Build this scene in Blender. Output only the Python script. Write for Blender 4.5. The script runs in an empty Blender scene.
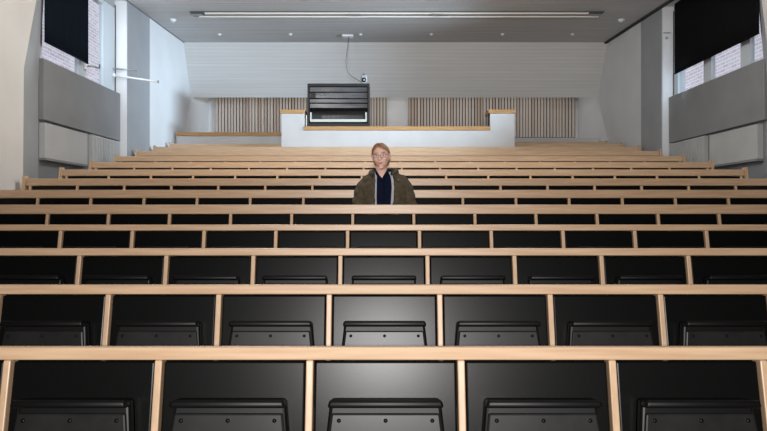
import bpy, bmesh, math, random
from mathutils import Vector, Matrix
random.seed(7)
C = bpy.context.scene.collection
PI = math.pi
# ------------------------------------------------------------------ camera, world, lights
CZ = 1.311                                    # eye height above the front floor
def H(h): return CZ + h
cam = bpy.data.cameras.new('camera'); camo = bpy.data.objects.new('camera', cam); C.objects.link(camo)
cam.sensor_width = 36; cam.lens = 672/767*36; cam.clip_start = .05; cam.clip_end = 200
camo.location = (-.012, 0, CZ); camo.rotation_euler = (PI/2, 0, 0); cam.shift_x = .0022
bpy.context.scene.camera = camo
w = bpy.data.worlds.new('world'); bpy.context.scene.world = w; w.use_nodes = True
w.node_tree.nodes['Background'].inputs[0].default_value = (.78, .88, 1, 1)
w.node_tree.nodes['Background'].inputs[1].default_value = 2.2
vs = bpy.context.scene.view_settings
vs.view_transform = 'Standard'; vs.look = 'None'; vs.gamma = 1; vs.use_curve_mapping = False
vs.exposure = -.24
def area(name, loc, rot, sx, sy, power, col=(1, 1, 1), spread=180):
    l = bpy.data.lights.new(name, 'AREA'); l.shape = 'RECTANGLE'; l.size = sx; l.size_y = sy
    l.energy = power; l.color = col; l.spread = math.radians(spread)
    o = bpy.data.objects.new(name, l); C.objects.link(o); o.location = loc; o.rotation_euler = rot
    return o
# photographer's soft flash on a stand behind the camera
area('flash', (0, -2.3, CZ+.50), (math.radians(90), 0, 0), .30, .24, 122, (1, .97, .95), 95)
# added fill points above the frame, no lamps there; brighten ceiling, bulkhead and walls
def fill_point(loc, power, r=.22, col=(1, .98, .955)):
    l = bpy.data.lights.new('room_fill_light', 'POINT'); l.energy = power; l.shadow_soft_size = r; l.color = col
    o = bpy.data.objects.new('room_fill_light', l); C.objects.link(o); o.location = loc
fill_point((.2, 3.4, H(2.3)), 30)
for gx, pw in ((-1.4, 145), (1.6, 92)): fill_point((gx, 7.2, H(2.47)), pw, .12)
# added fill light hidden behind the bulkhead, brightens slats and back wall
area('rear_fill_light', (.1, 14.35, H(3.36)), (0, 0, 0), 7.4, .15, 34, (1, .97, .93))
# daylight through the window strips
area('daylight_left', (-3.97, 9.55, H(2.5)), (0, math.radians(-90), math.radians(40)), 1.1, .22, 9, (.72, .86, 1))
area('daylight_left_low', (-4.02, 8.65, H(1.96)), (0, math.radians(-90), 0), .18, .95, 6, (.72, .86, 1))
area('daylight_right', (4.0, 9.35, H(2.1)), (math.radians(90), 0, math.radians(69)), 1.9, .28, 66, (.64, .82, 1), 50)
area('daylight_right_low', (4.49, 9.9, H(2.02)), (math.radians(90), 0, math.radians(8)), .10, .26, 2.2, (.62, .82, 1))

# ------------------------------------------------------------------ materials
def mat(name, col, rough=.6, metal=0, spec=.5):
    m = bpy.data.materials.new(name); m.use_nodes = True
    b = m.node_tree.nodes['Principled BSDF']
    b.inputs['Base Color'].default_value = (*col, 1); b.inputs['Roughness'].default_value = rough
    b.inputs['Metallic'].default_value = metal; b.inputs['Specular IOR Level'].default_value = spec
    return m
def N(m, t, **k):
    n = m.node_tree.nodes.new(t)
    for a, v in k.items(): setattr(n, a, v)
    return n
def grain(m, c1, c2, scale=(1, 1, 1), nscale=4, detail=4, bump=0, lo=.3, hi=.7, coord='Object'):
    L = m.node_tree.links; b = m.node_tree.nodes['Principled BSDF']
    tc = N(m, 'ShaderNodeTexCoord'); mp = N(m, 'ShaderNodeMapping'); mp.inputs['Scale'].default_value = scale
    no = N(m, 'ShaderNodeTexNoise'); no.inputs['Scale'].default_value = nscale; no.inputs['Detail'].default_value = detail
    cr = N(m, 'ShaderNodeValToRGB'); cr.color_ramp.elements[0].position = lo; cr.color_ramp.elements[1].position = hi
    cr.color_ramp.elements[0].color = (*c1, 1); cr.color_ramp.elements[1].color = (*c2, 1)
    L.new(tc.outputs[coord], mp.inputs[0]); L.new(mp.outputs[0], no.inputs[0]); L.new(no.outputs[0], cr.inputs[0])
    L.new(cr.outputs[0], b.inputs['Base Color'])
    if bump:
        bp = N(m, 'ShaderNodeBump'); bp.inputs['Strength'].default_value = bump; bp.inputs['Distance'].default_value = .004
        L.new(no.outputs[0], bp.inputs['Height']); L.new(bp.outputs[0], b.inputs['Normal'])
    return m
birch = grain(mat('birch', (1, 1, 1), .38), (.49, .315, .190), (.63, .44, .28), (1.2, 30, 22), 2.5)
birch_up = grain(mat('birch_upright', (1, 1, 1), .4), (.49, .315, .190), (.63, .44, .28), (30, 30, 1.5), 2.5)
oak = grain(mat('oak_cap', (1, 1, 1), .42), (.36, .19, .065), (.50, .28, .105), (1.5, 20, 30), 3)
leather = grain(mat('black_leather', (1, 1, 1), .285, 0, .125), (.0026, .0028, .0028), (.0050, .0048, .0048), (1, 1, 1), 260, 2, .03)
plate = grain(mat('seat_plate_laminate', (1, 1, 1), .34, 0, .22), (.011, .0107, .0107), (.017, .0165, .0165), (1, 1, 1), 14)
plastic = mat('black_plastic', (.0035, .0035, .004), .42, 0, .2)
screwm = mat('screw_steel', (.02, .02, .02), .4, .8)
white = grain(mat('white_paint', (1, 1, 1), .45), (.70, .71, .72), (.75, .76, .77), (1, 1, 1), 2)
warm = grain(mat('cream_paint', (1, 1, 1), .6), (.62, .60, .57), (.68, .66, .63), (1, 1, 1), 2)
booth = grain(mat('booth_paint', (1, 1, 1), .5), (.52, .52, .52), (.57, .57, .57), (1, 1, 1), 3)
grey = grain(mat('grey_paint', (1, 1, 1), .6), (.20, .205, .21), (.24, .245, .25), (1, 1, 1), 2)
pier = grain(mat('pier_paint', (1, 1, 1), .5), (.30, .315, .33), (.35, .365, .38), (1, 1, 1), 2)
dark = mat('gap_shade_gasket', (.03, .032, .035), .8)
coverm = grain(mat('radiator_cover', (1, 1, 1), .5), (.40, .41, .41), (.46, .47, .47), (1, 1, 1), 2)
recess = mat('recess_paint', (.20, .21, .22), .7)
frame_w = mat('window_frame', (.55, .60, .64), .4)
floorm = grain(mat('floor_linoleum', (1, 1, 1), .5), (.14, .14, .14), (.20, .20, .19), (1, 1, 1), 30)
metal = mat('brushed_metal', (.45, .46, .47), .35, .9)
lightp = mat('white_plastic', (.80, .81, .82), .4)
lampw = mat('lamp_diffuser', (.80, .77, .72), .4)
concrete = mat('outdoor_ground', (.35, .35, .35), .9)

def board_mat(name, c1, c2, pitch, bump, rough=.6):
    m = mat(name, (1, 1, 1), rough)
    grain(m, c1, c2, (.35, 16, 16), 2.0, 3, 0, .25, .75)
    L = m.node_tree.links; b = m.node_tree.nodes['Principled BSDF']
    tc = N(m, 'ShaderNodeTexCoord'); sx = N(m, 'ShaderNodeSeparateXYZ'); L.new(tc.outputs['UV'], sx.inputs[0])
    mu = N(m, 'ShaderNodeMath', operation='MULTIPLY'); mu.inputs[1].default_value = 1/pitch
    fr = N(m, 'ShaderNodeMath', operation='FRACT'); gt = N(m, 'ShaderNodeMath', operation='GREATER_THAN'); gt.inputs[1].default_value = .12
    L.new(sx.outputs[1], mu.inputs[0]); L.new(mu.outputs[0], fr.inputs[0]); L.new(fr.outputs[0], gt.inputs[0])
    bp = N(m, 'ShaderNodeBump'); bp.inputs['Strength'].default_value = bump; bp.inputs['Distance'].default_value = .004
    L.new(gt.outputs[0], bp.inputs['Height']); L.new(bp.outputs[0], b.inputs['Normal'])
    # groove tint: the open joint between boards is darker material
    mx = N(m, 'ShaderNodeMix', data_type='RGBA'); mx.inputs[6].default_value = (c1[0]*.94, c1[1]*.94, c1[2]*.94, 1)
    src = b.inputs['Base Color'].links[0].from_socket
    L.new(src, mx.inputs[7]); L.new(gt.outputs[0], mx.inputs[0]); L.new(mx.outputs[2], b.inputs['Base Color'])
    return m
ceilm = board_mat('ceiling_boards', (.52, .515, .51), (.72, .71, .70), .11, .15)
bulkm = board_mat('bulkhead_boards', (.61, .61, .605), (.70, .70, .695), .07, .03)

brick = bpy.data.materials.new('brickwork'); brick.use_nodes = True
def _brick():
    m = brick; L = m.node_tree.links; b = m.node_tree.nodes['Principled BSDF']; b.inputs['Roughness'].default_value = .9
    tc = N(m, 'ShaderNodeTexCoord'); sx = N(m, 'ShaderNodeSeparateXYZ'); cx = N(m, 'ShaderNodeCombineXYZ')
    L.new(tc.outputs['Object'], sx.inputs[0]); L.new(sx.outputs[1], cx.inputs[0]); L.new(sx.outputs[2], cx.inputs[1])
    bt = N(m, 'ShaderNodeTexBrick'); L.new(cx.outputs[0], bt.inputs[0])
    bt.inputs['Color1'].default_value = (.56, .42, .42, 1); bt.inputs['Color2'].default_value = (.68, .56, .56, 1)
    bt.inputs['Mortar'].default_value = (.80, .78, .82, 1); bt.inputs['Scale'].default_value = 1
    bt.inputs['Brick Width'].default_value = .3; bt.inputs['Row Height'].default_value = .10; bt.inputs['Mortar Size'].default_value = .012
    L.new(bt.outputs[0], b.inputs['Base Color'])
_brick()
glass = bpy.data.materials.new('window_glass'); glass.use_nodes = True
def _glass():
    m = glass; nt = m.node_tree; nt.nodes.clear(); L = nt.links
    o = N(m, 'ShaderNodeOutputMaterial'); t = N(m, 'ShaderNodeBsdfTransparent'); g = N(m, 'ShaderNodeBsdfGlossy'); g.inputs['Roughness'].default_value = .02
    t.inputs[0].default_value = (.93, .96, .97, 1)
    mx = N(m, 'ShaderNodeMixShader'); mx.inputs[0].default_value = .08
    L.new(t.outputs[0], mx.inputs[1]); L.new(g.outputs[0], mx.inputs[2]); L.new(mx.outputs[0], o.inputs[0])
_glass()
def blind_mat(name, c1, c2):
    return grain(mat(name, (1, 1, 1), .9, 0, .05), c1, c2, (1, 60, 60), 6)
navy = blind_mat('navy_blind_cloth', (.004, .007, .013), (.008, .013, .021))
blackc = blind_mat('black_blind_cloth', (.004, .004, .005), (.009, .009, .010))

# ------------------------------------------------------------------ mesh helpers
def box(bm, x0, x1, y0, y1, z0, z1):
    v = [bm.verts.new((x, y, z)) for z in (z0, z1) for y in (y0, y1) for x in (x0, x1)]
    for f in ((0, 2, 3, 1), (4, 5, 7, 6), (0, 1, 5, 4), (2, 6, 7, 3), (0, 4, 6, 2), (1, 3, 7, 5)):
        bm.faces.new([v[i] for i in f])
    return v
def tube(bm, pts, r, n=8, caps=True):
    rs = r if isinstance(r, (list, tuple)) else [r]*len(pts)
    pts = [Vector(p) for p in pts]; rings = []; u = None
    for i, p in enumerate(pts):
        d = (pts[min(i+1, len(pts)-1)]-pts[max(i-1, 0)]).normalized()
        if u is None:
            a = Vector((0, 0, 1)) if abs(d.z) < .9 else Vector((1, 0, 0)); u = d.cross(a).normalized()
        else: u = (u-d*u.dot(d)).normalized()
        v = d.cross(u)
        rings.append([bm.verts.new(p+(u*math.cos(2*PI*k/n)+v*math.sin(2*PI*k/n))*rs[i]) for k in range(n)])
    for a, b in zip(rings, rings[1:]):
        for k in range(n): bm.faces.new((a[k], a[(k+1) % n], b[(k+1) % n], b[k]))
    if caps: bm.faces.new(rings[0][::-1]); bm.faces.new(rings[-1])
def prism(bm, poly, axis, a0, a1):
    """poly: list of 2-D points, extruded along axis"""
    def P(p, a):
        return {'x': (a, p[0], p[1]), 'y': (p[0], a, p[1]), 'z': (p[0], p[1], a)}[axis]
    A = [bm.verts.new(P(p, a0)) for p in poly]; B = [bm.verts.new(P(p, a1)) for p in poly]
    n = len(poly)
    bm.faces.new(A[::-1]); bm.faces.new(B)
    for i in range(n): bm.faces.new((A[i], A[(i+1) % n], B[(i+1) % n], B[i]))
def new(): return bmesh.new()
def bev(bm, w, seg=2, sel=None):
    bmesh.ops.bevel(bm, geom=[e for e in bm.edges if sel is None or sel(e)], offset=w, segments=seg, affect='EDGES', profile=.5)
    return bm
def obj(name, bm, m, parent=None, smooth=False):
    bmesh.ops.recalc_face_normals(bm, faces=bm.faces[:])
    me = bpy.data.meshes.new(name); bm.to_mesh(me); bm.free()
    for mm in (m if isinstance(m, (list, tuple)) else [m]): me.materials.append(mm)
    if smooth:
        for p in me.polygons: p.use_smooth = True
    o = bpy.data.objects.new(name, me); C.objects.link(o)
    if parent: o.parent = parent
    return o
def empty(name, loc=(0, 0, 0)):
    o = bpy.data.objects.new(name, None); C.objects.link(o); o.location = loc; o.empty_display_size = .1; return o
def tag(o, label, cat, group=None):
    o['label'] = label; o['category'] = cat
    if group: o['group'] = group
    return o
def struct(name, bm, m, parent=None):
    o = obj(name, bm, m, parent)
    if not parent: o['kind'] = 'structure'
    return o
def bxo(name, dims, m, parent=None, bw=0):
    bm = new(); box(bm, *dims)
    if bw: bev(bm, bw)
    return obj(name, bm, m, parent)
def copy_tree(o, parent=None):
    c = o.copy(); C.objects.link(c)
    if parent: c.parent = parent
    for ch in kids[o]: copy_tree2(ch, c)
    return c
def copy_tree2(o, parent):
    c = o.copy(); C.objects.link(c); c.parent = parent
    for ch in kids.get(o, []): copy_tree2(ch, c)
kids = {}
def scan(o):
    ks = [x for x in bpy.data.objects if x.parent == o]; kids[o] = ks
    for k in ks: scan(k)

# ------------------------------------------------------------------ row layout
W = .5; D = .82; NR = 14
hs = [-.871, -.628, -.377, -.127] + [.178+.304*i for i in range(7)] + [2.298, 2.58, 2.83]
Y = [(2.709+i)*D for i in range(NR)]
TOP = [H(h*W) for h in hs]
TH = [.043, .043, .042, .042] + [.076]*10
SH = .88                                        # rail top above its own step
P = [t-SH for t in TOP]; P[0] = 0.0
XL, XR = -3.80, 4.29; WL, WR = -3.9, 4.4; RL, RR = -4.07, 4.57
BX0, BX1, BY = -1.743, 2.279, 11.60             # control booth

# ------------------------------------------------------------------ floor
bm = new()
prof = [(-3.2, 0)]
for i in range(1, NR): prof += [(Y[i-1]+.034, P[i-1]), (Y[i-1]+.034, P[i])]
prof += [(15.1, P[-1]), (15.1, -.3), (-3.2, -.3)]
prism(bm, prof, 'x', -4.4, 4.9)
struct('floor', bm, floorm)
# ------------------------------------------------------------------ ceiling
def ch(y): return H(2.87+.04*y)
def uvplane(name, co, m, thick_dir):
    bm = new(); vs_ = [bm.verts.new(c) for c in co]; f = bm.faces.new(vs_); uv = bm.loops.layers.uv.new('UVMap')
    ll = (Vector(co[3])-Vector(co[0])).length
    for l, u in zip(f.loops, ((0, 0), (1, 0), (1, ll), (0, ll))): l[uv].uv = u
    r = bmesh.ops.extrude_face_region(bm, geom=[f])
    for v in [g for g in r['geom'] if isinstance(g, bmesh.types.BMVert)]: v.co += Vector(thick_dir)
    o = struct(name, bm, m); return o
uvplane('ceiling', [(-4.4, -3.2, ch(-3.2)), (4.9, -3.2, ch(-3.2)), (4.9, 15.1, ch(15.1)), (-4.4, 15.1, ch(15.1))], ceilm, (0, 0, .12))
bk = uvplane('wall_bulkhead', [(WL, 13.17, ch(13.17)-.002), (WR, 13.17, ch(13.17)-.002), (WR, 13.70, H(2.406)), (WL, 13.70, H(2.406))], bulkm, (0, .035, .02))
# ------------------------------------------------------------------ walls
bm = new(); box(bm, -4.6, 5.1, 15.1, 15.3, -.3, 6); struct('wall_back', bm, white)
bm = new(); box(bm, -4.6, 5.1, -3.4, -3.2, -.3, 6); struct('wall_front', bm, mat('front_wall_board', (.06, .075, .07), .7))
WINH0, WINH1 = 1.86, 3.17
for s, wx, rx, y1, tagn in ((-1, WL, RL, 10.28, 'left'), (1, WR, RR, 10.60, 'right')):
    def X(v): return tuple(sorted(v))
    pw_ = .98 if s < 0 else .84
    # front stretch with a splayed, leaning edge towards the window bay
    bm = new()
    zz = [-.3, H(1.60), H(3.35), 6]; e0 = [7.25, 7.30, 7.86, 7.90] if s < 0 else [7.55, 7.62, 7.98, 8.0]; e1 = [7.92, 7.94, 8.16, 8.20] if s < 0 else [8.0, 8.02, 8.30, 8.33]
    secs = [[(wx, -3.2, z), (wx, a, z), (rx, b, z), (rx+s*.2, b, z), (rx+s*.2, -3.2, z)] for z, a, b in zip(zz, e0, e1)]
    vv = [[bm.verts.new(p) for p in sct] for sct in secs]
    for a, b in zip(vv, vv[1:]):
        for k in range(5):
            f = bm.faces.new((a[k], a[(k+1) % 5], b[(k+1) % 5], b[k])); f.material_index = 1 if k == 1 else 0
    bm.faces.new(vv[0]); bm.faces.new(vv[-1][::-1])
    wob = struct('wall_'+tagn, bm, [warm, pier])
    # pier behind the bay, then the plain rear stretch
    bm = new(); box(bm, *X((wx, rx+s*.2)), y1, y1+pw_, -.3, 6)
    for f in bm.faces: f.material_index = 0
    struct('wall_'+tagn+'_pier', bm, pier)

    bm = new(); box(bm, *X((wx+s*.012, rx+s*.2)), y1-.012, y1, -.3, 6); struct('trim_reveal_'+tagn, bm, white)
    bm = new(); box(bm, *X((wx, rx+s*.2)), y1+pw_, 15.1, -.3, 6); struct('wall_'+tagn+'_rear', bm, white)
    # bay back: below the window, and the lintel above
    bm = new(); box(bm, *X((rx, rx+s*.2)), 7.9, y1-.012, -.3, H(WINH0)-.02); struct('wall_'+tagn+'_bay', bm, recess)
    bm = new(); box(bm, *X((rx+s*.02, rx+s*.2)), 7.9, y1-.012, H(WINH1), 6); struct('wall_'+tagn+'_lintel', bm, pier)
    # grey apron panel under the window
    bm = new(); box(bm, *X((rx-s*.065, rx-s*.001)), 7.94, y1-.016, H(1.135), H(WINH0)); bev(bm, .006)
    struct('trim_apron_'+tagn, bm, grey)
    # dark gasket line at the far end of the window
    bm = new(); box(bm, *X((rx-s*.012, rx-s*.001)), y1-.075, y1-.058, H(WINH0)+.001, H(3.2)); struct('trim_gasket_'+tagn, bm, dark)
    # windows
    ypos = ((7.98, 9.18), (9.18, 10.26)) if s < 0 else ((8.0, 8.53), (8.53, 9.52), (9.52, 10.58))
    for k, (a, b) in enumerate(ypos):
        t = empty('window_%d' % (k+1+(0 if s < 0 else 2)), (0, 0, 0)); t['kind'] = 'structure'
        bm = new(); fx = X((rx+s*.03, rx+s*.09)); fw = .11; ff = .40 if (s < 0 and k == 1) else fw
        box(bm, *fx, a, a+fw, H(WINH0)-.02, H(WINH1)); box(bm, *fx, b-ff, b, H(WINH0)-.02, H(WINH1))
        box(bm, *fx, a+fw, b-ff, H(WINH0)-.02, H(WINH0)+.035); box(bm, *fx, a+fw, b-ff, H(WINH1)-.07, H(WINH1))
        obj('window_frame', bm, frame_w, t)
        bxo('window_pane', (*X((rx+s*.055, rx+s*.065)), a+fw, b-ff, H(WINH0)+.035, H(WINH1)-.07), glass, t)
    # radiator covers on the bay wall
    ya, yb = (9.09, 9.28) if s < 0 else (9.24, 9.42)
    side = 'left' if s < 0 else 'right'
    rc = empty('radiator_cover', (rx, 8.5, H(.69)))
    tag(rc, 'long pale flat radiator cover under the window, on the %s' % ('side with the navy blind' if s < 0 else 'side with the black blind'), 'radiator cover')
    rc.location = (0, 0, 0)
    bxo('cover_panel', (*X((rx-s*.080, rx-s*.002)), (7.95 if s < 0 else 8.06), ya, H(.68), H(1.10)), coverm, rc, .005)
    bxo('bottom_lip', (*X((rx-s*.088, rx-s*.002)), (7.95 if s < 0 else 8.06), ya, H(.655), H(.676)), grey, rc, .003)
    pp = empty('radiator', (0, 0, 0))
    tag(pp, 'white ribbed radiator panel beyond the dark gap, on the %s' % ('side with the navy blind' if s < 0 else 'side with the black blind'), 'radiator')
    bm = new(); box(bm, *X((rx-s*.062, rx-s*.002)), yb, y1-.03, H(.36), H(1.12))
    y = yb+.02
    while y < y1-.07:
        box(bm, *X((rx-s*.076, rx-s*.055)), y, y+.03, H(.38), H(1.10)); y += .055
    obj('ribbed_panel', bm, coverm, pp)
    pi = tag(bxo('pipe_cover', (*X((rx-s*.04, rx-s*.001)), ya+.03, yb-.10, H(.40), H(1.12)), metal), 'narrow grey metal pipe strip between the radiator panels, by the %s blind' % ('navy' if s < 0 else 'black'), 'pipe')
# unseen dark panels added on the front side walls to cut seat sheen
for s, wx in ((-1, WL), (1, WR)):
    bm = new(); box(bm, *sorted((wx-s*.03, wx-s*.001)), -3.19, 5.4, .02, H(2.6)); struct('trim_absorber_'+('left' if s < 0 else 'right'), bm, mat('dark_absorber', (.03, .03, .032), .8))
# solid strips coloured as the shade in the gap along the ceiling edges
bm = new(); prism(bm, [(-3.2, ch(-3.2)-.03), (13.17, ch(13.17)-.03), (13.17, ch(13.17)+.01), (-3.2, ch(-3.2)+.01)], 'x', WR-.05, WR); struct('trim_1', bm, dark)
bm = new(); prism(bm, [(-3.2, ch(-3.2)-.012), (13.17, ch(13.17)-.012), (13.17, ch(13.17)+.01), (-3.2, ch(-3.2)+.01)], 'x', WL, WL+.02); struct('trim_2', bm, grey)
# outdoors: brick buildings across the way, ground
for s in (-1, 1):
    b = bxo('brick_building', (9.5, 12.5, -8, 45, -4, 13) if s > 0 else (-12.5, -9.5, -8, 45, -4, 13), brick)
    tag(b, 'pale red brick building seen through the window beside the %s blind' % ('black' if s > 0 else 'navy'), 'building')
bm = new(); box(bm, -30, -4.7, -12, 50, -4.3, -4); box(bm, 5.2, 30, -12, 50, -4.3, -4); struct('ground', bm, concrete)

# ------------------------------------------------------------------ blinds
def blind(x, y0, y1, h0, h1, m, label, amp, sgn):
    t = empty('roller_blind'); tag(t, label, 'blind')
    bm = new(); n = 60; rows = []
    for side in (0, 1):
        cols = []
        for i in range(n+1):
            y = y0+(y1-y0)*i/n
            cc = []
            for j in range(5):
                z = h0+(2.85+.04*y-h0)*j/4
                off = amp*math.sin(i*.55+.3*math.sin(i*.21))*(.6+.4*j/4)
                cc.append(bm.verts.new((x+off+side*.004*sgn, y, H(z))))
            cols.append(cc)
        rows.append(cols)
    for s_ in (0, 1):
        for i in range(n):
            for j in range(4): bm.faces.new((rows[s_][i][j], rows[s_][i+1][j], rows[s_][i+1][j+1], rows[s_][i][j+1]))
    for i in range(n):
        for j in (0, 4): bm.faces.new((rows[0][i][j], rows[0][i+1][j], rows[1][i+1][j], rows[1][i][j]))
    for i in (0, n):
        for j in range(4): bm.faces.new((rows[0][i][j], rows[0][i][j+1], rows[1][i][j+1], rows[1][i][j]))
    obj('blind_cloth', bm, m, t, True)
    bm = new(); tube(bm, [(x+.002*sgn, y0+.005, H(h0)+.008), (x+.002*sgn, y1-.005, H(h0)+.008)], .011); obj('bottom_bar', bm, m, t, True)
blind(-4.0, 7.95, 9.13, 2.055, 3.04, navy, 'dark navy blind hanging halfway along the window, brick showing beside it', .0025, -1)
blind(4.50, 8.04, 10.36, 2.175, 3.06, blackc, 'wide black blind drawn down almost the whole window', .0018, 1)

# ------------------------------------------------------------------ seats
LEAN = math.radians(11)
ORD = ['middle', 'first', 'second', 'third', 'fourth', 'fifth', 'sixth', 'seventh', 'eighth', 'ninth', 'tenth', 'eleventh', 'twelfth', 'thirteenth', 'fourteenth']
def lean(bm, piv):
    bmesh.ops.rotate(bm, verts=bm.verts[:], cent=piv, matrix=Matrix.Rotation(-LEAN, 3, 'X'))
    # keep: bottom moves towards the viewer (-y)
def seat_proto(th, folded=True):
    t = empty('folding_seat'); zt = SH-th; piv = (0, 0, zt)
    # backrest: padded board with a rounded rim
    bm = new(); box(bm, -.2345, .2345, .012, .050, zt-.47, zt-.001); bev(bm, .007, 3)
    lean(bm, piv); obj('backrest', bm, leather, t, False)
    # seat panel (tip-up): trapezoid pad, front lip on top, laminate plate on the underside
    zt2 = zt-.118
    sp = empty('seat_panel'); sp.parent = t
    bm = new(); prism(bm, [(-.178, 0), (.178, 0), (.216, -.37), (-.216, -.37)], 'y', -.030, .012)
    bev(bm, .012, 3); 
    pad = bm
    bm2 = new(); prism(bm2, [(-.178, -.001), (.178, -.001), (.184, -.026), (-.184, -.026)], 'y', -.078, -.026); bev(bm2, .009, 3)
    bm3 = new(); prism(bm3, [(-.172, -.044), (.172, -.044), (.210, -.365), (-.210, -.365)], 'y', -.046, -.030); bev(bm3, .006, 2)
    bm4 = new()
    scr = []
    for sx_ in (-.148, 0, .148):
        b_ = new(); tube(b_, [(sx_, -.044, -.066), (sx_, -.0495, -.066)], .0068, 10); scr.append(b_)
    bm4.free()
    parts = [('pad', pad, plastic), ('front_lip', bm2, plastic), ('underside_plate', bm3, plate), ] + [('screw', b_, screwm) for b_ in scr]
    sp_ = None
    bpy.data.objects.remove(sp)
    for nm, b_, m in parts:
        if folded:
            bmesh.ops.translate(b_, verts=b_.verts[:], vec=(0, -.012, zt2)); lean(b_, piv)
        else:
            # lowered: hinge at the bottom of the pad, panel turned flat
            bmesh.ops.rotate(b_, verts=b_.verts[:], cent=(0, 0, -.37), matrix=Matrix.Rotation(math.radians(86), 3, 'X'))
            bmesh.ops.translate(b_, verts=b_.verts[:], vec=(0, -.115, .43+.37))
        if nm == 'pad': sp_ = obj('seat_panel', b_, m, t, False)
        else: obj(nm, b_, m, sp_, nm != 'underside_plate')
    scan(t); return t
def side_word(k):
    if k == 0: return 'in line with the seated person'
    a = abs(k)
    if a == 1: return 'just %s of the line to the person' % ('left' if k < 0 else 'right')
    return '%s to the %s of the middle' % (ORD[a], 'left' if k < 0 else 'right')
protos = {.046: seat_proto(.045)}
thin = protos[.046]; thick = seat_proto(.076); occ = seat_proto(.076, False)
used = set()
def lay(proto, loc):
    if proto.name in used: o = copy_tree(proto)
    else: used.add(proto.name); o = proto
    o.location = loc; return o
# one row of birch rail, sloping desk top and uprights
up_cache = {}
def upright_mesh(th):
    if th in up_cache: return up_cache[th]
    zt = SH-th; bm = new()
    dy = zt*math.tan(LEAN)
    prism(bm, [(-.002, zt), (.052, zt), (.052-dy, 0), (-.002-dy, 0)], 'x', -.012, .012); bev(bm, .004, 2)
    me = bpy.data.meshes.new('upright'); bmesh.ops.recalc_face_normals(bm, faces=bm.faces[:]); bm.to_mesh(me); bm.free(); me.materials.append(birch_up)
    up_cache[th] = me; return me
ROWW = ['front', 'second', 'third', 'fourth', 'fifth', 'sixth', 'seventh', 'eighth', 'ninth', 'tenth', 'eleventh', 'twelfth', 'thirteenth', 'fourteenth']
def row_unit(i, x0, x1, label, ends=(True, True), desk=True):
    th = TH[i]
    t = empty('row_desk', (0, Y[i], P[i])); tag(t, label, 'desk', 'birch bench desks across the hall')
    bxo('front_rail', (x0, x1, 0, .028, TOP[i]-P[i]-th, TOP[i]-P[i]), birch, t, .005)
    if desk:
        bm = new(); zt = TOP[i]-P[i]-.004; a = math.tan(math.radians(12))
        prism(bm, [(.0285, zt), (.30, zt-.27*a), (.30, zt-.27*a-.022), (.0285, zt-.022)], 'x', x0+.002, x1-.002); bev(bm, .003)
        obj('desk_top', bm, birch, t)
    k = math.ceil((x0+.02)/W-.5)
    while (k+.5)*W < x1-.01:
        o = bpy.data.objects.new('upright', upright_mesh(th)); C.objects.link(o); o.parent = t; o.location = ((k+.5)*W, 0, TOP[i]-P[i]-SH); k += 1
    for e, xx in zip(ends, (x0, x1)):
        if e:
            s = -1 if xx == x0 else 1
            bm = new(); zt = TOP[i]-P[i]+.026; dy = .17
            prism(bm, [(-.012, zt), (.075, zt), (.075, zt-.12), (.10-dy, 0), (-.04-dy, 0), (-.012, zt-.09)], 'x', *( (xx-.030, xx-.0005) if s < 0 else (xx+.0005, xx+.030))); bev(bm, .004)
            obj('end_panel', bm, birch_up, t)
for i in range(NR):
    spans = []
    if i < 12: spans = [(XL, XR, '')]
    elif i == 12: spans = [(XL, BX0-.03, ' left of the white booth'), (BX1+.03, XR, ' right of the white booth')]
    else: spans = [(BX1+.03, XR, ' right of the white booth')]
    for x0, x1, extra in spans:
        lbl = {0: 'pale birch bench desk of the front row, nearest of all', 5: 'pale birch bench desk right behind the seated person, sixth row', 4: 'pale birch bench desk the person sits behind, fifth row',
               11: 'pale birch bench desk at the foot of the white booth, twelfth row'}.get(i, 'pale birch bench desk of the %s row from the front%s' % (ROWW[i], extra))
        row_unit(i, x0, x1, lbl, (x0 == XL, x1 == XR), desk=True)
        k0 = math.ceil((x0+.2)/W); k1 = math.floor((x1-.2)/W)
        for k in range(k0, k1+1):
            if i == 5 and k == 0:
                o = occ; used.add(occ.name); lbl2 = 'black tip-up seat lowered under the seated person'
            else:
                o = lay(thin if i < 4 else thick, (0, 0, 0))
                lbl2 = 'black leather tip-up seat, %s row%s, %s' % (ROWW[i], '' if i == 0 else ' from front', side_word(k))
            o.location = (k*W, Y[i], TOP[i]-SH)
            tag(o, lbl2, 'seat', 'black tip-up seats in the %s row' % ROWW[i])

# ------------------------------------------------------------------ booth and low wall at the back
bt = empty('control_booth', (0, 0, 0)); tag(bt, 'white panelled control booth with stepped oak-capped front at the back', 'booth')
h1, h2, xa, xb = H(1.470), H(1.760), -1.346, 1.858
bm = new(); z0 = P[12]-.001
prism(bm, [(BX0, z0), (BX1, z0), (BX1, h2), (xb, h2), (xb, h1), (xa, h1), (xa, h2), (BX0, h2)], 'y', BY, BY+.06)
obj('front_panel', bm, booth, bt)
for nm, a, b in (('side_panel', BX0, BX0+.05), ('side_panel', BX1-.05, BX1)):
    bxo(nm, (a, b, BY+.0605, 13.3, z0, h2), booth, bt)
bxo('pillar_side', (xa-.02, xa, BY+.0605, BY+.40, h1, h2), booth, bt); bxo('pillar_side', (xb, xb+.02, BY+.0605, BY+.40, h1, h2), booth, bt)
bxo('counter_cap', (xa-.006, xb+.006, BY-.02, BY+.50, h1+.0005, h1+.067), oak, bt, .004)
bxo('pillar_cap', (BX0-.02, xa+.006, BY-.02, BY+.42, h2+.0005, h2+.066), oak, bt, .004)
bxo('pillar_cap', (xb-.03, BX1+.006, BY-.02, BY+.42, h2+.0005, h2+.066), oak, bt, .004)
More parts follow.
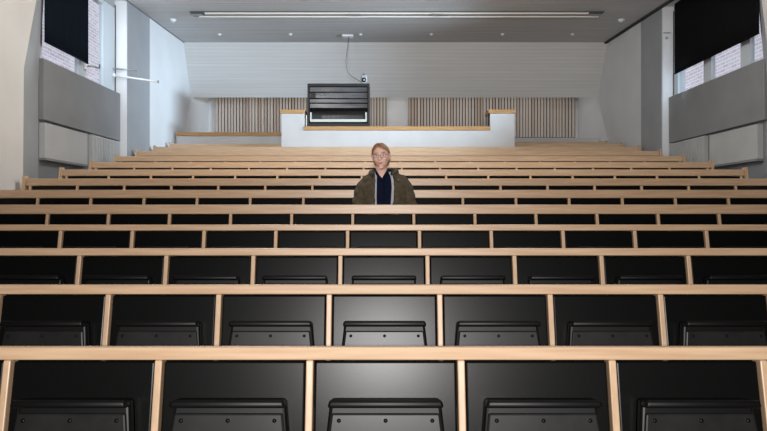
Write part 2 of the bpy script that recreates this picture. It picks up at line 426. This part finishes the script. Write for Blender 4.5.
for a, b in ((BX0-.02, BX0+.07), (BX1-.07, BX1+.006)): bxo('side_cap', (a, b, BY+.4205, 13.3, h2+.0005, h2+.066), oak, bt, .003)
lw = empty('low_wall', (0, 0, 0)); tag(lw, 'low white wall with an oak cap between booth and bright wall', 'low wall')
lh = H(83.2/672*12.56)
bxo('wall_panel', (-3.85, BX0-.03, 12.56, 12.66, P[13]-.2, lh-.070), booth, lw)
bxo('wall_cap', (-3.855, BX0-.03, 12.54, 12.70, lh-.0695, lh), oak, lw, .004)
rw = empty('low_wall', (0, 0, 0)); tag(rw, 'thin pale ledge behind the last bench to the right of booth', 'ledge')
bxo('wall_panel', (BX1+.03, 4.36, 13.55, 13.65, P[13], H(77.7/672*13.55)), booth, rw)
# slat screens on the back wall
slatm = [mat('slat_pale', (.60, .52, .46), .6), mat('slat_brown', (.46, .37, .31), .6), mat('slat_greyish', (.54, .49, .45), .6)]
for x0, x1, lbl in ((-3.73, .09, 'brown vertical slat screen behind the black equipment cabinet'), (.58, 4.32, 'brown vertical slat screen to the right of the white wall gap')):
    t = empty('slat_screen', (0, 0, 0)); tag(t, lbl, 'slat screen', 'slat screens on the back wall')
    bxo('backing_board', (x0, x1, 15.06, 15.098, H(1.75), H(2.78)), mat('slat_backing', (.06, .048, .042), .8), t)
    bm = new(); x = x0+.004
    while x < x1-.05:
        wd = random.choice((.046, .049, .052)); n0 = len(bm.faces)
        box(bm, x, x+wd, 15.02, 15.0595, H(1.752), H(2.775)); bm.faces.ensure_lookup_table()
        mi = random.choice((0, 0, 2, 2, 1))
        for f in bm.faces[n0:]: f.material_index = mi
        x += wd+random.choice((.016, .019, .022))
    obj('slats', bm, slatm, t)

# ------------------------------------------------------------------ equipment cabinet on the counter
eqx0, eqx1, eqy, eqz, eqt = -1.30, -.225, BY+.03, h1+.0675, H(2.285)
cabm = mat('cabinet_black', (.010, .0105, .012), .45, 0, .3); panm = grain(mat('cabinet_panel', (1, 1, 1), .28, .3), (.022, .023, .027), (.070, .073, .080), (1, 1, 8), 3)
t = empty('equipment_cabinet'); tag(t, 'black open-fronted equipment cabinet standing on the booth counter', 'cabinet')
D2 = .42
bm = new(); fr = .03
box(bm, eqx0, eqx0+fr, eqy, eqy+D2, eqz, eqt); box(bm, eqx1-fr, eqx1, eqy, eqy+D2, eqz, eqt)
box(bm, eqx0+fr, eqx1-fr, eqy, eqy+D2, eqz, eqz+.055); box(bm, eqx0+fr, eqx1-fr, eqy, eqy+D2, eqt-.05, eqt); box(bm, eqx0+fr, eqx1-fr, eqy+D2-.02, eqy+D2, eqz+.055, eqt-.05)
obj('cabinet_body', bm, cabm, t)
zc = eqt-.052
for k, hh in enumerate((.090, .105, .075)):
    p_ = bxo('rack_panel', (eqx0+.033, eqx1-.033, eqy+.02+.006*k, eqy+.30, zc-hh, zc-.006), panm, t, .006)
    if k == 1:
        bm = new(); box(bm, eqx0+.05, eqx0+.14, eqy+.010, eqy+.027, zc-hh+.002, zc-.012); obj('black_socket', bm, cabm, p_)
        for q, xx in enumerate((.19, .24, .30, .33, .37)):
            bm = new(); tube(bm, [(eqx0+xx, eqy+.02, zc-.035-.012*(q % 2)), (eqx0+xx, eqy+.012, zc-.035-.012*(q % 2))], .010, 10); kk = obj('knob', bm, metal, p_, True)
    zc -= hh+.004
p_ = bxo('rack_panel', (eqx0+.033, eqx1-.033, eqy+.045, eqy+.30, zc-.085, zc-.006), panm, t, .006)
# pale U-shaped bracket round the lower device
um = mat('pale_bracket', (.52, .54, .50), .45); zb = eqz+.085
bm = new(); ub0, ub1 = eqx0+.045, eqx1-.045
prism(bm, [(ub0, zb), (ub1, zb), (ub1, zb+.165), (ub1-.028, zb+.165), (ub1-.028, zb+.045), (ub0+.028, zb+.045), (ub0+.028, zb+.165), (ub0, zb+.165)], 'y', eqy+.01, eqy+.03); obj('device_bracket', bm, um, t)
dv = bxo('lower_device', (ub0+.03, ub1-.03, eqy+.07, eqy+.30, zb-.02, zb+.13), cabm, t, .005)
bm = new(); x = ub0+.20
while x < ub1-.06: box(bm, x, x+.008, eqy+.062, eqy+.072, zb+.05, zb+.12); x += .022
obj('vent_fins', bm, panm, dv)
# small camera on the cabinet
t = empty('conference_camera'); tag(t, 'small grey round-lensed camera on top of the black cabinet', 'camera')
cx_, cy_, cz_ = -.325, eqy+.18, eqt+.001
bxo('base_plate', (cx_-.07, cx_+.09, cy_-.07, cy_+.07, cz_, cz_+.022), metal, t, .004)
bxo('camera_body', (cx_-.055, cx_+.055, cy_-.05, cy_+.05, cz_+.0225, cz_+.185), mat('camera_grey', (.30, .30, .31), .5), t, .02)
bm = new(); tube(bm, [(cx_, cy_-.048, cz_+.085), (cx_, cy_-.070, cz_+.085)], .038, 20); ln = obj('lens', bm, plastic, t, True)
bm = new(); tube(bm, [(cx_, cy_-.0702, cz_+.085), (cx_, cy_-.074, cz_+.085)], [.020, .016], 16); obj('lens_glass', bm, metal, ln, True)
bm = new(); tube(bm, [(cx_-.003, cy_-.01, cz_+.18), (cx_-.003, cy_-.01, cz_+.20)], .022, 14); obj('top_knob', bm, plastic, t, True)
# small black handset cradle by the right pillar
t = bxo('hook_bracket', (xb-.03, xb-.012, BY+.02, BY+.05, h1+.068, h2-.004), cabm, None, .003)
tag(t, 'slim dark upright bracket against the inner edge of the right booth pillar', 'bracket')
t = bxo('wooden_stop', (xa+.02, xa+.035, BY+.02, BY+.06, h1+.068, h2-.02), metal, None, .003); tag(t, 'thin metal strip between the left booth pillar and black cabinet', 'bracket')
t.name = 'metal_strip'

# ------------------------------------------------------------------ ceiling fittings
ly = 10.98
t = empty('linear_lamp'); tag(t, 'long twin-tube lamp running across the ceiling', 'ceiling lamp')
lz = ch(ly)
bxo('lamp_housing', (-3.12, 3.58, ly-.13, ly+.13, lz-.022, lz-.0065), mat('lamp_housing', (.12, .12, .12), .6), t)
for dy_ in (-.095, .085):
    bxo('tube_cover', (-2.88 if dy_ < 0 else -3.02, 3.34 if dy_ < 0 else 3.56, ly+dy_-.022, ly+dy_+.022, lz-.050, lz-.0225), lampw, t, .01)
for xx in (-3.02, -.45, .89, 3.45):
    bxo('end_fitting', (xx-.10, xx+.10, ly-.13, ly-.04, lz-.060, lz-.0505), metal, t, .003)
def dome(x, y, r, lbl, nm, grp=None):
    t = empty(nm, (x, y, ch(y))); tag(t, lbl, 'ceiling fitting', grp)
    bm = new(); tube(bm, [(0, 0, .004), (0, 0, -.012)], [r, r], 20); obj('mounting_ring', bm, lightp, t, True)
    bm = new(); tube(bm, [(0, 0, -.012), (0, 0, -.03), (0, 0, -.05), (0, 0, -.062)][:4], [r*.8, r*.72, r*.5, r*.2], 20); [setattr(v.co, 'z', v.co.z*(.5 if r < .04 else .8)) for v in bm.verts]; obj('dome', bm, lightp, t, True)
pl = ['leftmost', 'second from left', 'beside the ceiling socket plate', 'fourth from left', 'fifth from left', 'rightmost']
for q, px in enumerate((219, 290, 360, 431, 502, 572)):
    dome((px-382)/53.9, 12.47, .036, 'small white ceiling spot in the line of six, %s' % pl[q], 'ceiling_spotlight', 'small ceiling spots near the bulkhead')
dome(-3.56, 11.4, .060, 'larger white smoke detector on the ceiling by the bright wall', 'smoke_detector')
dome(4.05, 11.4, .060, 'larger white smoke detector on the ceiling by the dull grey wall', 'smoke_detector')
# ceiling socket plate and its cable to the cabinet
t = bxo('ceiling_plate', (-.75, -.55, 12.50, 12.66, ch(12.5)-.035, ch(12.5)-.001), lightp, None, .004); tag(t, 'white ceiling plate the hanging cable drops from', 'ceiling plate')
bm = new(); pts = []
for px, py, yy in ((348.5, 37.5, 12.56), (347.6, 45, 12.4), (346.4, 54, 12.12), (345.6, 62, 12.06), (346.2, 68, 12.0), (349, 73.5, 11.95), (353, 77.5, 11.90), (357, 80, 11.86), (360, 81.5, 11.84)):
    pts.append(((px-382)/672*yy, yy, H((215.5-py)/672*yy)))
tube(bm, pts, [.011]*4+[.009]*5, 8)
t = obj('cable', bm, mat('grey_cable', (.30, .30, .31), .5), None, True); tag(t, 'grey cable hanging from the ceiling plate down to the cabinet', 'cable')

# ------------------------------------------------------------------ rods at the bright window
def rod(p0, p1, r, m, lbl):
    t = empty('wall_rod'); tag(t, lbl, 'rod')
    bm = new(); tube(bm, [p0, p1], r, 10); obj('rod', bm, m, t, True)
    bm = new(); tube(bm, [Vector(p0)+Vector((-.0, 0, 0)), Vector(p0)+Vector((.03, 0, 0))], r*2.2, 12); obj('mounting_flange', bm, m, t, True)
    bm = new(); tube(bm, [p1, Vector(p1)+Vector((.012, 0, 0))], r*1.5, 10); obj('end_cap', bm, metal, t, True)
rod((-4.09, 10.22, H(2.235)), (-3.75, 10.22, H(2.21)), .011, metal, 'shorter grey rod sticking out above the white one beside the window')
rod((-4.09, 10.20, H(2.13)), (-3.41, 10.20, H(2.03)), .015, lightp, 'longer white rod sticking out into the room beside the window')
t = empty('window_latch'); tag(t, 'pale window latch beside the lower corner of the navy blind', 'latch')
bxo('latch_plate', (-4.098, -4.06, 9.20, 9.26, H(2.0), H(2.10)), lightp, t, .006)
bm = new(); tube(bm, [(-4.05, 9.23, H(2.05)), (-3.99, 9.25, H(2.055)), (-3.97, 9.42, H(2.06)), (-3.97, 9.42, H(2.12))], .012, 8); obj('lever', bm, metal, t, True)
t = empty('wall_hook'); tag(t, 'tiny hook on the pale window reveal beside the black blind', 'hook')
bm = new(); tube(bm, [(4.43, 10.585, H(2.87)), (4.43, 10.55, H(2.87)), (4.51, 10.55, H(2.87))], .008, 8); obj('hook_arm', bm, metal, t, True)
bm = new(); tube(bm, [(4.47, 10.587, H(2.79)), (4.47, 10.56, H(2.79))], .018, 12); obj('hook_knob', bm, metal, t, True)
#PERSON
# ------------------------------------------------------------------ the seated person
def dg_mesh(o):
    dg = bpy.context.evaluated_depsgraph_get(); return bpy.data.meshes.new_from_object(o.evaluated_get(dg))
def fuse(bm, voxel, smooth=2):
    """one continuous skin from overlapping closed volumes"""
    bmesh.ops.recalc_face_normals(bm, faces=bm.faces[:])
    me = bpy.data.meshes.new('tmp'); bm.to_mesh(me); bm.free()
    o = bpy.data.objects.new('tmp', me); C.objects.link(o)
    md = o.modifiers.new('r', 'REMESH'); md.mode = 'VOXEL'; md.voxel_size = voxel; md.use_smooth_shade = True
    m2 = dg_mesh(o); bpy.data.objects.remove(o)
    b = bmesh.new(); b.from_mesh(m2)
    for _ in range(smooth): bmesh.ops.smooth_vert(b, verts=b.verts[:], factor=.5, use_axis_x=True, use_axis_y=True, use_axis_z=True)
    return b
def capsule(bm, pts, rs, n=14):
    """tapered limb with rounded ends"""
    pts = [Vector(p) for p in pts]; P_ = []; R_ = []
    d0 = (pts[1]-pts[0]).normalized(); d1 = (pts[-1]-pts[-2]).normalized()
    for a in (80, 55, 28): P_.append(pts[0]-d0*rs[0]*math.sin(math.radians(a))); R_.append(rs[0]*math.cos(math.radians(a)))
    P_ += pts; R_ += list(rs)
    for a in (28, 55, 80): P_.append(pts[-1]+d1*rs[-1]*math.sin(math.radians(a))); R_.append(rs[-1]*math.cos(math.radians(a)))
    tube(bm, P_, R_, n)
def ball(bm, c, r, n=20, f=None):
    res = bmesh.ops.create_uvsphere(bm, u_segments=n, v_segments=n, radius=1)
    for v in res['verts']:
        p = v.co.copy()
        if f: p = f(p)
        v.co = Vector((c[0]+p.x*r[0], c[1]+p.y*r[1], c[2]+p.z*r[2]))
    return res['verts']
PX, PY, PZ = -.015, 6.09, P[5]
def bez_rings(z, tab):
    for (z0, *a), (z1, *b) in zip(tab, tab[1:]):
        if z0 <= z <= z1:
            t = (z-z0)/(z1-z0); t = t*t*(3-2*t); return [p+(q-p)*t for p, q in zip(a, b)]
    return list(tab[-1][1:]) if z > tab[-1][0] else list(tab[0][1:])
# torso table: z, cx, cy, rx, ry
TOR = [(.46, .005, .02, .165, .115), (.62, .01, .04, .150, .105), (.80, .02, .06, .165, .112), (.90, .025, .065, .165, .108), (.96, .02, .065, .145, .090), (1.00, .008, .06, .095, .072), (1.03, .0, .05, .055, .058)]
def loft(bm, tab, off, z0, z1, nz, gap=None, n=56, thick=0):
    rings = []
    for j in range(nz+1):
        z = z0+(z1-z0)*j/nz; cx, cy, rx, ry = bez_rings(z, tab)
        rx += off; ry += off; g = gap(z) if gap else 0
        a0 = math.asin(min(.95, g/rx)) if gap else 0
        ring = []
        m = n if gap is None else n+1
        for k in range(m):
            a = a0+(2*PI-2*a0)*k/n               # a = 0 is straight ahead (-y)
            sx, cy_ = math.sin(a), -math.cos(a)
            e = .85
            ring.append(bm.verts.new((cx+rx*math.copysign(abs(sx)**e, sx), cy+ry*math.copysign(abs(cy_)**e, cy_), z)))
        rings.append(ring)
    fs = []
    for a, b in zip(rings, rings[1:]):
        for k in range(n):
            k2 = (k+1) % len(a); fs.append(bm.faces.new((a[k], a[k2], b[k2], b[k])))
    if thick:
        bmesh.ops.recalc_face_normals(bm, faces=fs)
        bmesh.ops.solidify(bm, geom=fs, thickness=thick)
    else:
        bm.faces.new(rings[0][::-1]); bm.faces.new(rings[-1])
    return rings
HC = Vector((-.002, .0, 1.172))                                    # head centre
HR = Matrix.Rotation(math.radians(-9), 4, 'Z') @ Matrix.Rotation(math.radians(-5), 4, 'Y') @ Matrix.Rotation(math.radians(2), 4, 'X')
def hd(p): return HC+(HR @ Vector(p))
def head_shape(p):
    x, y, z = p
    if z < 0:                                                       # jaw narrows towards the chin
        k = 1-.42*(-z)**1.6; x *= k
        if y > 0: y *= 1-.55*(-z)
        else: y *= 1-.10*(-z)
    if y < 0: y *= .93
    if y > 0 and z > 0: y *= 1.05
    return Vector((x, y, z))
bm = new()
loft(bm, TOR, 0, .46, 1.03, 30)
capsule(bm, [(0, .055, .98), (0, .045, 1.05), (.0, .03, 1.12)], [.058, .052, .052], 18)
hb = new(); ball(hb, (0, 0, 0), (.076, .098, .119), 36, head_shape)
def nose(b):
    capsule(b, [(0, -.083, .020), (0, -.096, -.008), (0, -.105, -.026)], [.007, .010, .0135], 12)
    for s in (-1, 1):
        ball(b, (s*.011, -.094, -.030), (.009, .010, .008), 10)
        ball(b, (s*.030, -.074, .030), (.022, .014, .008), 12)       # brow
        ball(b, (s*.030, -.070, .008), (.0145, .014, .0105), 12)     # lids
        ball(b, (s*.038, -.058, -.022), (.022, .022, .022), 12)      # cheeks
        ball(b, (s*.079, .010, -.005), (.009, .020, .032), 12)       # ears
    ball(b, (0, -.081, -.056), (.022, .008, .0050), 14)              # upper lip
    ball(b, (0, -.080, -.065), (.018, .008, .0055), 14)              # lower lip
    ball(b, (0, -.062, -.098), (.026, .022, .017), 14)               # chin
nose(hb)
for v in hb.verts: v.co = hd(v.co)
tmp = bpy.data.meshes.new('h'); hb.to_mesh(tmp); hb.free(); bm.from_mesh(tmp)
EL = {-1: [(-.150, .055, .945), (-.200, .03, .72), (-.105, -.175, .640)], 1: [(.200, .055, .955), (.250, .03, .72), (.135, -.175, .640)]}
for s in (-1, 1):
    sh, el, wr = [Vector(p) for p in EL[s]]
    capsule(bm, [sh, (sh+el)/2, el], [.040, .038, .034]); capsule(bm, [el, (el+wr)/2, wr], [.038, .036, .026])
    # palm resting on the thigh, fingers forward and slightly curled, thumb towards the inside
    f = Vector((-.25*s, -1, -.16)).normalized(); sd = Vector((-s, .25*1, 0)).normalized(); dn = Vector((0, 0, -1))
    pc = wr+f*.045
    for q in range(4): capsule(bm, [wr+sd*(q-1.5)*.010, wr+f*.05+sd*(q-1.5)*.017, wr+f*.085+sd*(q-1.5)*.019], [.015, .013, .0105], 10)
    for q, L_ in enumerate((.060, .074, .080, .070)):
        b0 = wr+f*.088+sd*(q-1.5)*.0205; L2 = L_
        b1 = b0+f*L2*.42+dn*.002; b2 = b1+(f*.85+dn*.45).normalized()*L2*.32; b3 = b2+(f*.6+dn*.8).normalized()*L2*.26
        capsule(bm, [b0, b1, b2, b3], [.0095, .0088, .0080, .0070], 10)
    t0 = wr+f*.025+sd*.022; t1 = t0+(f*.6+sd*.8).normalized()*.036; t2 = t1+(f*.9+sd*.3+dn*.2).normalized()*.030
    capsule(bm, [t0, t1, t2], [.014, .0105, .0085], 10)
    hp = Vector((s*.085+.008, .0, .545)); kn = Vector((s*.13, -.40, .535)); an = Vector((s*.13, -.33, .10))
    capsule(bm, [hp, (hp+kn)/2, kn], [.082, .072, .056]); capsule(bm, [kn, kn.lerp(an, .35), an], [.055, .054, .036])
    capsule(bm, [an+Vector((0, .03, -.045)), an+Vector((0, -.08, -.065)), an+Vector((0, -.16, -.072))], [.034, .032, .024])
b = fuse(bm, .0048, 2)
skin = mat('skin', (.78, .50, .41), .5); lipm = mat('lips', (.52, .22, .20), .45); scl = mat('eye_white', (.70, .68, .66), .3); iris = mat('iris', (.06, .08, .09), .2); brow_m = mat('eyebrow', (.36, .22, .13), .8)
inv = HR.inverted()
for f in b.faces:
    p = inv @ (f.calc_center_median()-HC)
    if p.y < -.04 and abs(p.x) < .06:
        if ((p.x)/.022)**2+((p.z+.061)/.0085)**2 < 1 and p.y < -.075: f.material_index = 1
        for s in (-1, 1):
            dx = p.x-s*.030
            if (dx/.0135)**2+((p.z-.007)/.0052)**2 < 1: f.material_index = 3 if abs(dx) < .0058 else 2
            if (dx/.021)**2+((p.z-.031)/.0050)**2 < 1: f.material_index = 4
person = obj('person', b, [skin, lipm, scl, iris, brow_m], None, True)
person.location = (PX, PY, PZ)
tag(person, 'person with chin-length blond hair, glasses and olive jacket sitting facing forward', 'person')
# hair: parted shell down to the jaw, open at the face
hb = new(); ball(hb, (0, 0, 0), (.087, .108, .127), 64, lambda p: head_shape(p) if p.z > 0 else Vector((p.x*(1-.10*(-p.z)), p.y*(1-.12*(-p.z)), p.z)))
def hide(f):
    c = f.calc_center_median(); line = .090-.45*abs(c.x+.018)
    if c.z < -.088+.012*math.sin(c.x*190): return True
    if c.y < -.002 and c.z < line-.02: return True
    return c.y < -.035 and c.z < line
bmesh.ops.delete(hb, geom=[f for f in hb.faces if hide(f)], context='FACES')
for v in hb.verts:
    a = math.atan2(v.co.y, v.co.x); k = 1+.020*math.sin(a*23+v.co.z*30)+.012*math.sin(a*51-v.co.z*70)
    v.co.x *= k; v.co.y *= k
    if v.co.z < -.05: v.co.x *= 1.0+.3*(-.05-v.co.z)
bmesh.ops.recalc_face_normals(hb, faces=hb.faces[:]); bmesh.ops.solidify(hb, geom=hb.faces[:], thickness=.010)
# swept fringe strands
for q in range(16):
    x0 = -.022+.003*q*.3; t = q/15
    if q < 10:
        xe = .030+.048*t; tube(hb, [(x0+.004, -.050+.02*t, .120-.004*t), (x0+.03+.02*t, -.086+.02*t, .108-.01*t), (xe+.014, -.070+.025*t, .078-.02*t), (.083, -.040+.01*t, .03-.03*t)], [.005, .006, .005, .003], 6)
    else:
        tt = (q-10)/5; tube(hb, [(x0-.010, -.050+.02*tt, .118), (x0-.028, -.080+.02*tt, .102), (-.070, -.056+.02*tt, .066), (-.083, -.038+.01*tt, .01)], [.005, .006, .005, .003], 6)
hb = fuse(hb, .0042, 2)
for v in hb.verts: v.co = hd(v.co)
hairm = grain(mat('blond_hair', (1, 1, 1), .5), (.20, .105, .055), (.36, .21, .115), (60, 60, 6), 3)
obj('hair', hb, hairm, person, True)
# glasses
gl = new()
for s in (-1, 1):
    pts = []
    for k in range(21):
        a = 2*PI*k/20; ex = .6
        pts.append(hd((s*.032+.0235*math.copysign(abs(math.cos(a))**ex, math.cos(a)), -.104+.25*abs(s*.032+.02*math.cos(a))**1.5, .003+.0165*math.copysign(abs(math.sin(a))**ex, math.sin(a)))))
    tube(gl, pts, .0016, 6, False)
    tube(gl, [hd((s*.056, -.100, .010)), hd((s*.076, -.06, .008)), hd((s*.084, .0, .004))], .0016, 6)
tube(gl, [hd((-.009, -.104, .007)), hd((0, -.108, .010)), hd((.009, -.104, .007))], .0016, 6)
obj('glasses', gl, mat('spectacle_frame', (.10, .08, .08), .3, .6), person, True)
# navy shirt with an open collar
bm = new(); loft(bm, TOR, .008, .47, 1.035, 34, lambda z: -.004 if z < .955 else -.004+.040*((z-.955)/.08), 56, -.005)
shirtm = mat('navy_shirt', (.004, .007, .022), .9, 0, .1); sh_ = obj('shirt', bm, shirtm, person, True)
bm = new()
for s in (-1, 1):
    pts = [(s*.004, -.046, .955), (s*.022, -.040, .985), (s*.044, -.020, 1.022), (s*.060, .02, 1.048), (s*.055, .07, 1.058), (s*.02, .105, 1.060), (0, .110, 1.060)]
    capsule(bm, pts, [.006, .012, .013, .013, .012, .012, .012], 10)
obj('collar', fuse(bm, .004, 2), shirtm, sh_, True)
# olive jacket, worn open
TJ = [(.46, .010, .02, .190, .140), (.62, .018, .04, .180, .132), (.80, .025, .06, .198, .138), (.90, .028, .065, .205, .132), (.955, .026, .065, .195, .115), (.995, .022, .062, .150, .098), (1.025, .014, .058, .110, .085), (1.05, .006, .055, .088, .080)]
gapf = lambda z: .066+.006*math.sin(z*9)
bm = new(); loft(bm, TJ, .0, .50, 1.05, 40, gapf, 64, -.018)
for s in (-1, 1):
    sh, el, wr = [Vector(p) for p in EL[s]]
    capsule(bm, [sh+Vector((-s*.02, 0, -.01)), sh+Vector((s*.012, 0, -.055)), (sh+el)/2+Vector((s*.012, 0, 0)), el+Vector((s*.006, .0, 0))], [.066, .074, .069, .065], 18)
    capsule(bm, [el+Vector((s*.004, 0, 0)), (el+wr)/2, wr-(wr-el)*.05], [.064, .056, .044], 16)
# folded hood lying round the neck
capsule(bm, [(.095, -.045, 1.020), (.128, -.005, 1.040), (.130, .055, 1.050), (.08, .135, 1.045), (0, .165, 1.035), (-.07, .135, 1.035), (-.105, .055, 1.030), (-.095, -.01, 1.020), (-.080, -.045, 1.010)], [.016, .026, .030, .032, .034, .030, .022, .016, .012], 12)
jb = fuse(bm, .0075, 2)
for v in jb.verts:                                                   # soft creases
    c = v.co; v.co += v.normal*(.0035*math.sin(c.z*70+math.sin(c.x*30)*2)+.0025*math.sin(c.x*90+c.z*40))
olive = grain(mat('olive_cloth', (1, 1, 1), .85, 0, .2), (.056, .045, .028), (.090, .074, .048), (1, 1, 1), 30, 4, .3)
jk = obj('jacket', jb, olive, person, True)
# grey zip lining along both edges, dark hood lining, snap
lin = mat('grey_lining', (.42, .44, .48), .8); dkl = mat('dark_hood_lining', (.012, .014, .016), .9)
for s, wd in ((-1, .010), (1, .017)):
    bm = new(); rows_ = []
    for j in range(30):
        z = .50+(1.035-.50)*j/29; cx, cy, rx, ry = bez_rings(z, TJ); g = gapf(z)-.004
        a = math.asin(g/rx)
        x = cx+rx*math.sin(a)*s*1.0; y = cy-ry*math.cos(a)**.85-.004
        x = cx+s*rx*(math.sin(a)**.85)
        rows_.append([bm.verts.new((x+s*.006, y-.003, z)), bm.verts.new((x-s*wd, y+.004, z)), bm.verts.new((x-s*wd, y+.012, z)), bm.verts.new((x+s*.006, y+.006, z))])
    for a_, b_ in zip(rows_, rows_[1:]):
        for k in range(4): bm.faces.new((a_[k], a_[(k+1) % 4], b_[(k+1) % 4], b_[k]))
    bm.faces.new(rows_[0]); bm.faces.new(rows_[-1][::-1])
    obj('lining', bm, lin, jk, True)
bm = new(); capsule(bm, [(.090, -.055, 1.010), (.100, -.035, 1.035), (.098, .02, 1.052), (.065, .095, 1.058), (0, .120, 1.056), (-.06, .095, 1.05), (-.088, .02, 1.038), (-.088, -.035, 1.015), (-.080, -.060, .99)], [.010, .016, .018, .018, .018, .018, .016, .014, .010], 10)
obj('hood_lining', bm, dkl, jk, True)
bm = new(); tube(bm, [(.150, -.082, .960), (.151, -.092, .960)], .006, 10); obj('snap', bm, metal, jk, True)
# trousers and shoes (behind the desk)
bm = new(); ball(bm, (.008, .02, .55), (.160, .125, .095), 20)
for s in (-1, 1):
    hp = Vector((s*.085+.008, .0, .548)); kn = Vector((s*.13, -.40, .538)); an = Vector((s*.13, -.33, .13))
    capsule(bm, [hp, (hp+kn)/2, kn], [.092, .081, .066]); capsule(bm, [kn, kn.lerp(an, .4), an], [.065, .062, .052])
obj('trousers', fuse(bm, .008, 2), grain(mat('dark_trousers', (1, 1, 1), .85), (.012, .014, .02), (.02, .023, .03), (1, 1, 1), 40), person, True)
for s in (-1, 1):
    bm = new(); capsule(bm, [(s*.13, -.30, .048), (s*.13, -.39, .044), (s*.13, -.48, .038)], [.044, .046, .036], 14); capsule(bm, [(s*.13, -.325, .13), (s*.13, -.32, .06)], [.046, .046], 14)
    sb = fuse(bm, .006, 2)
    for v in sb.verts: v.co.z = max(v.co.z, .004)
    obj('shoe', sb, plastic, person, True)
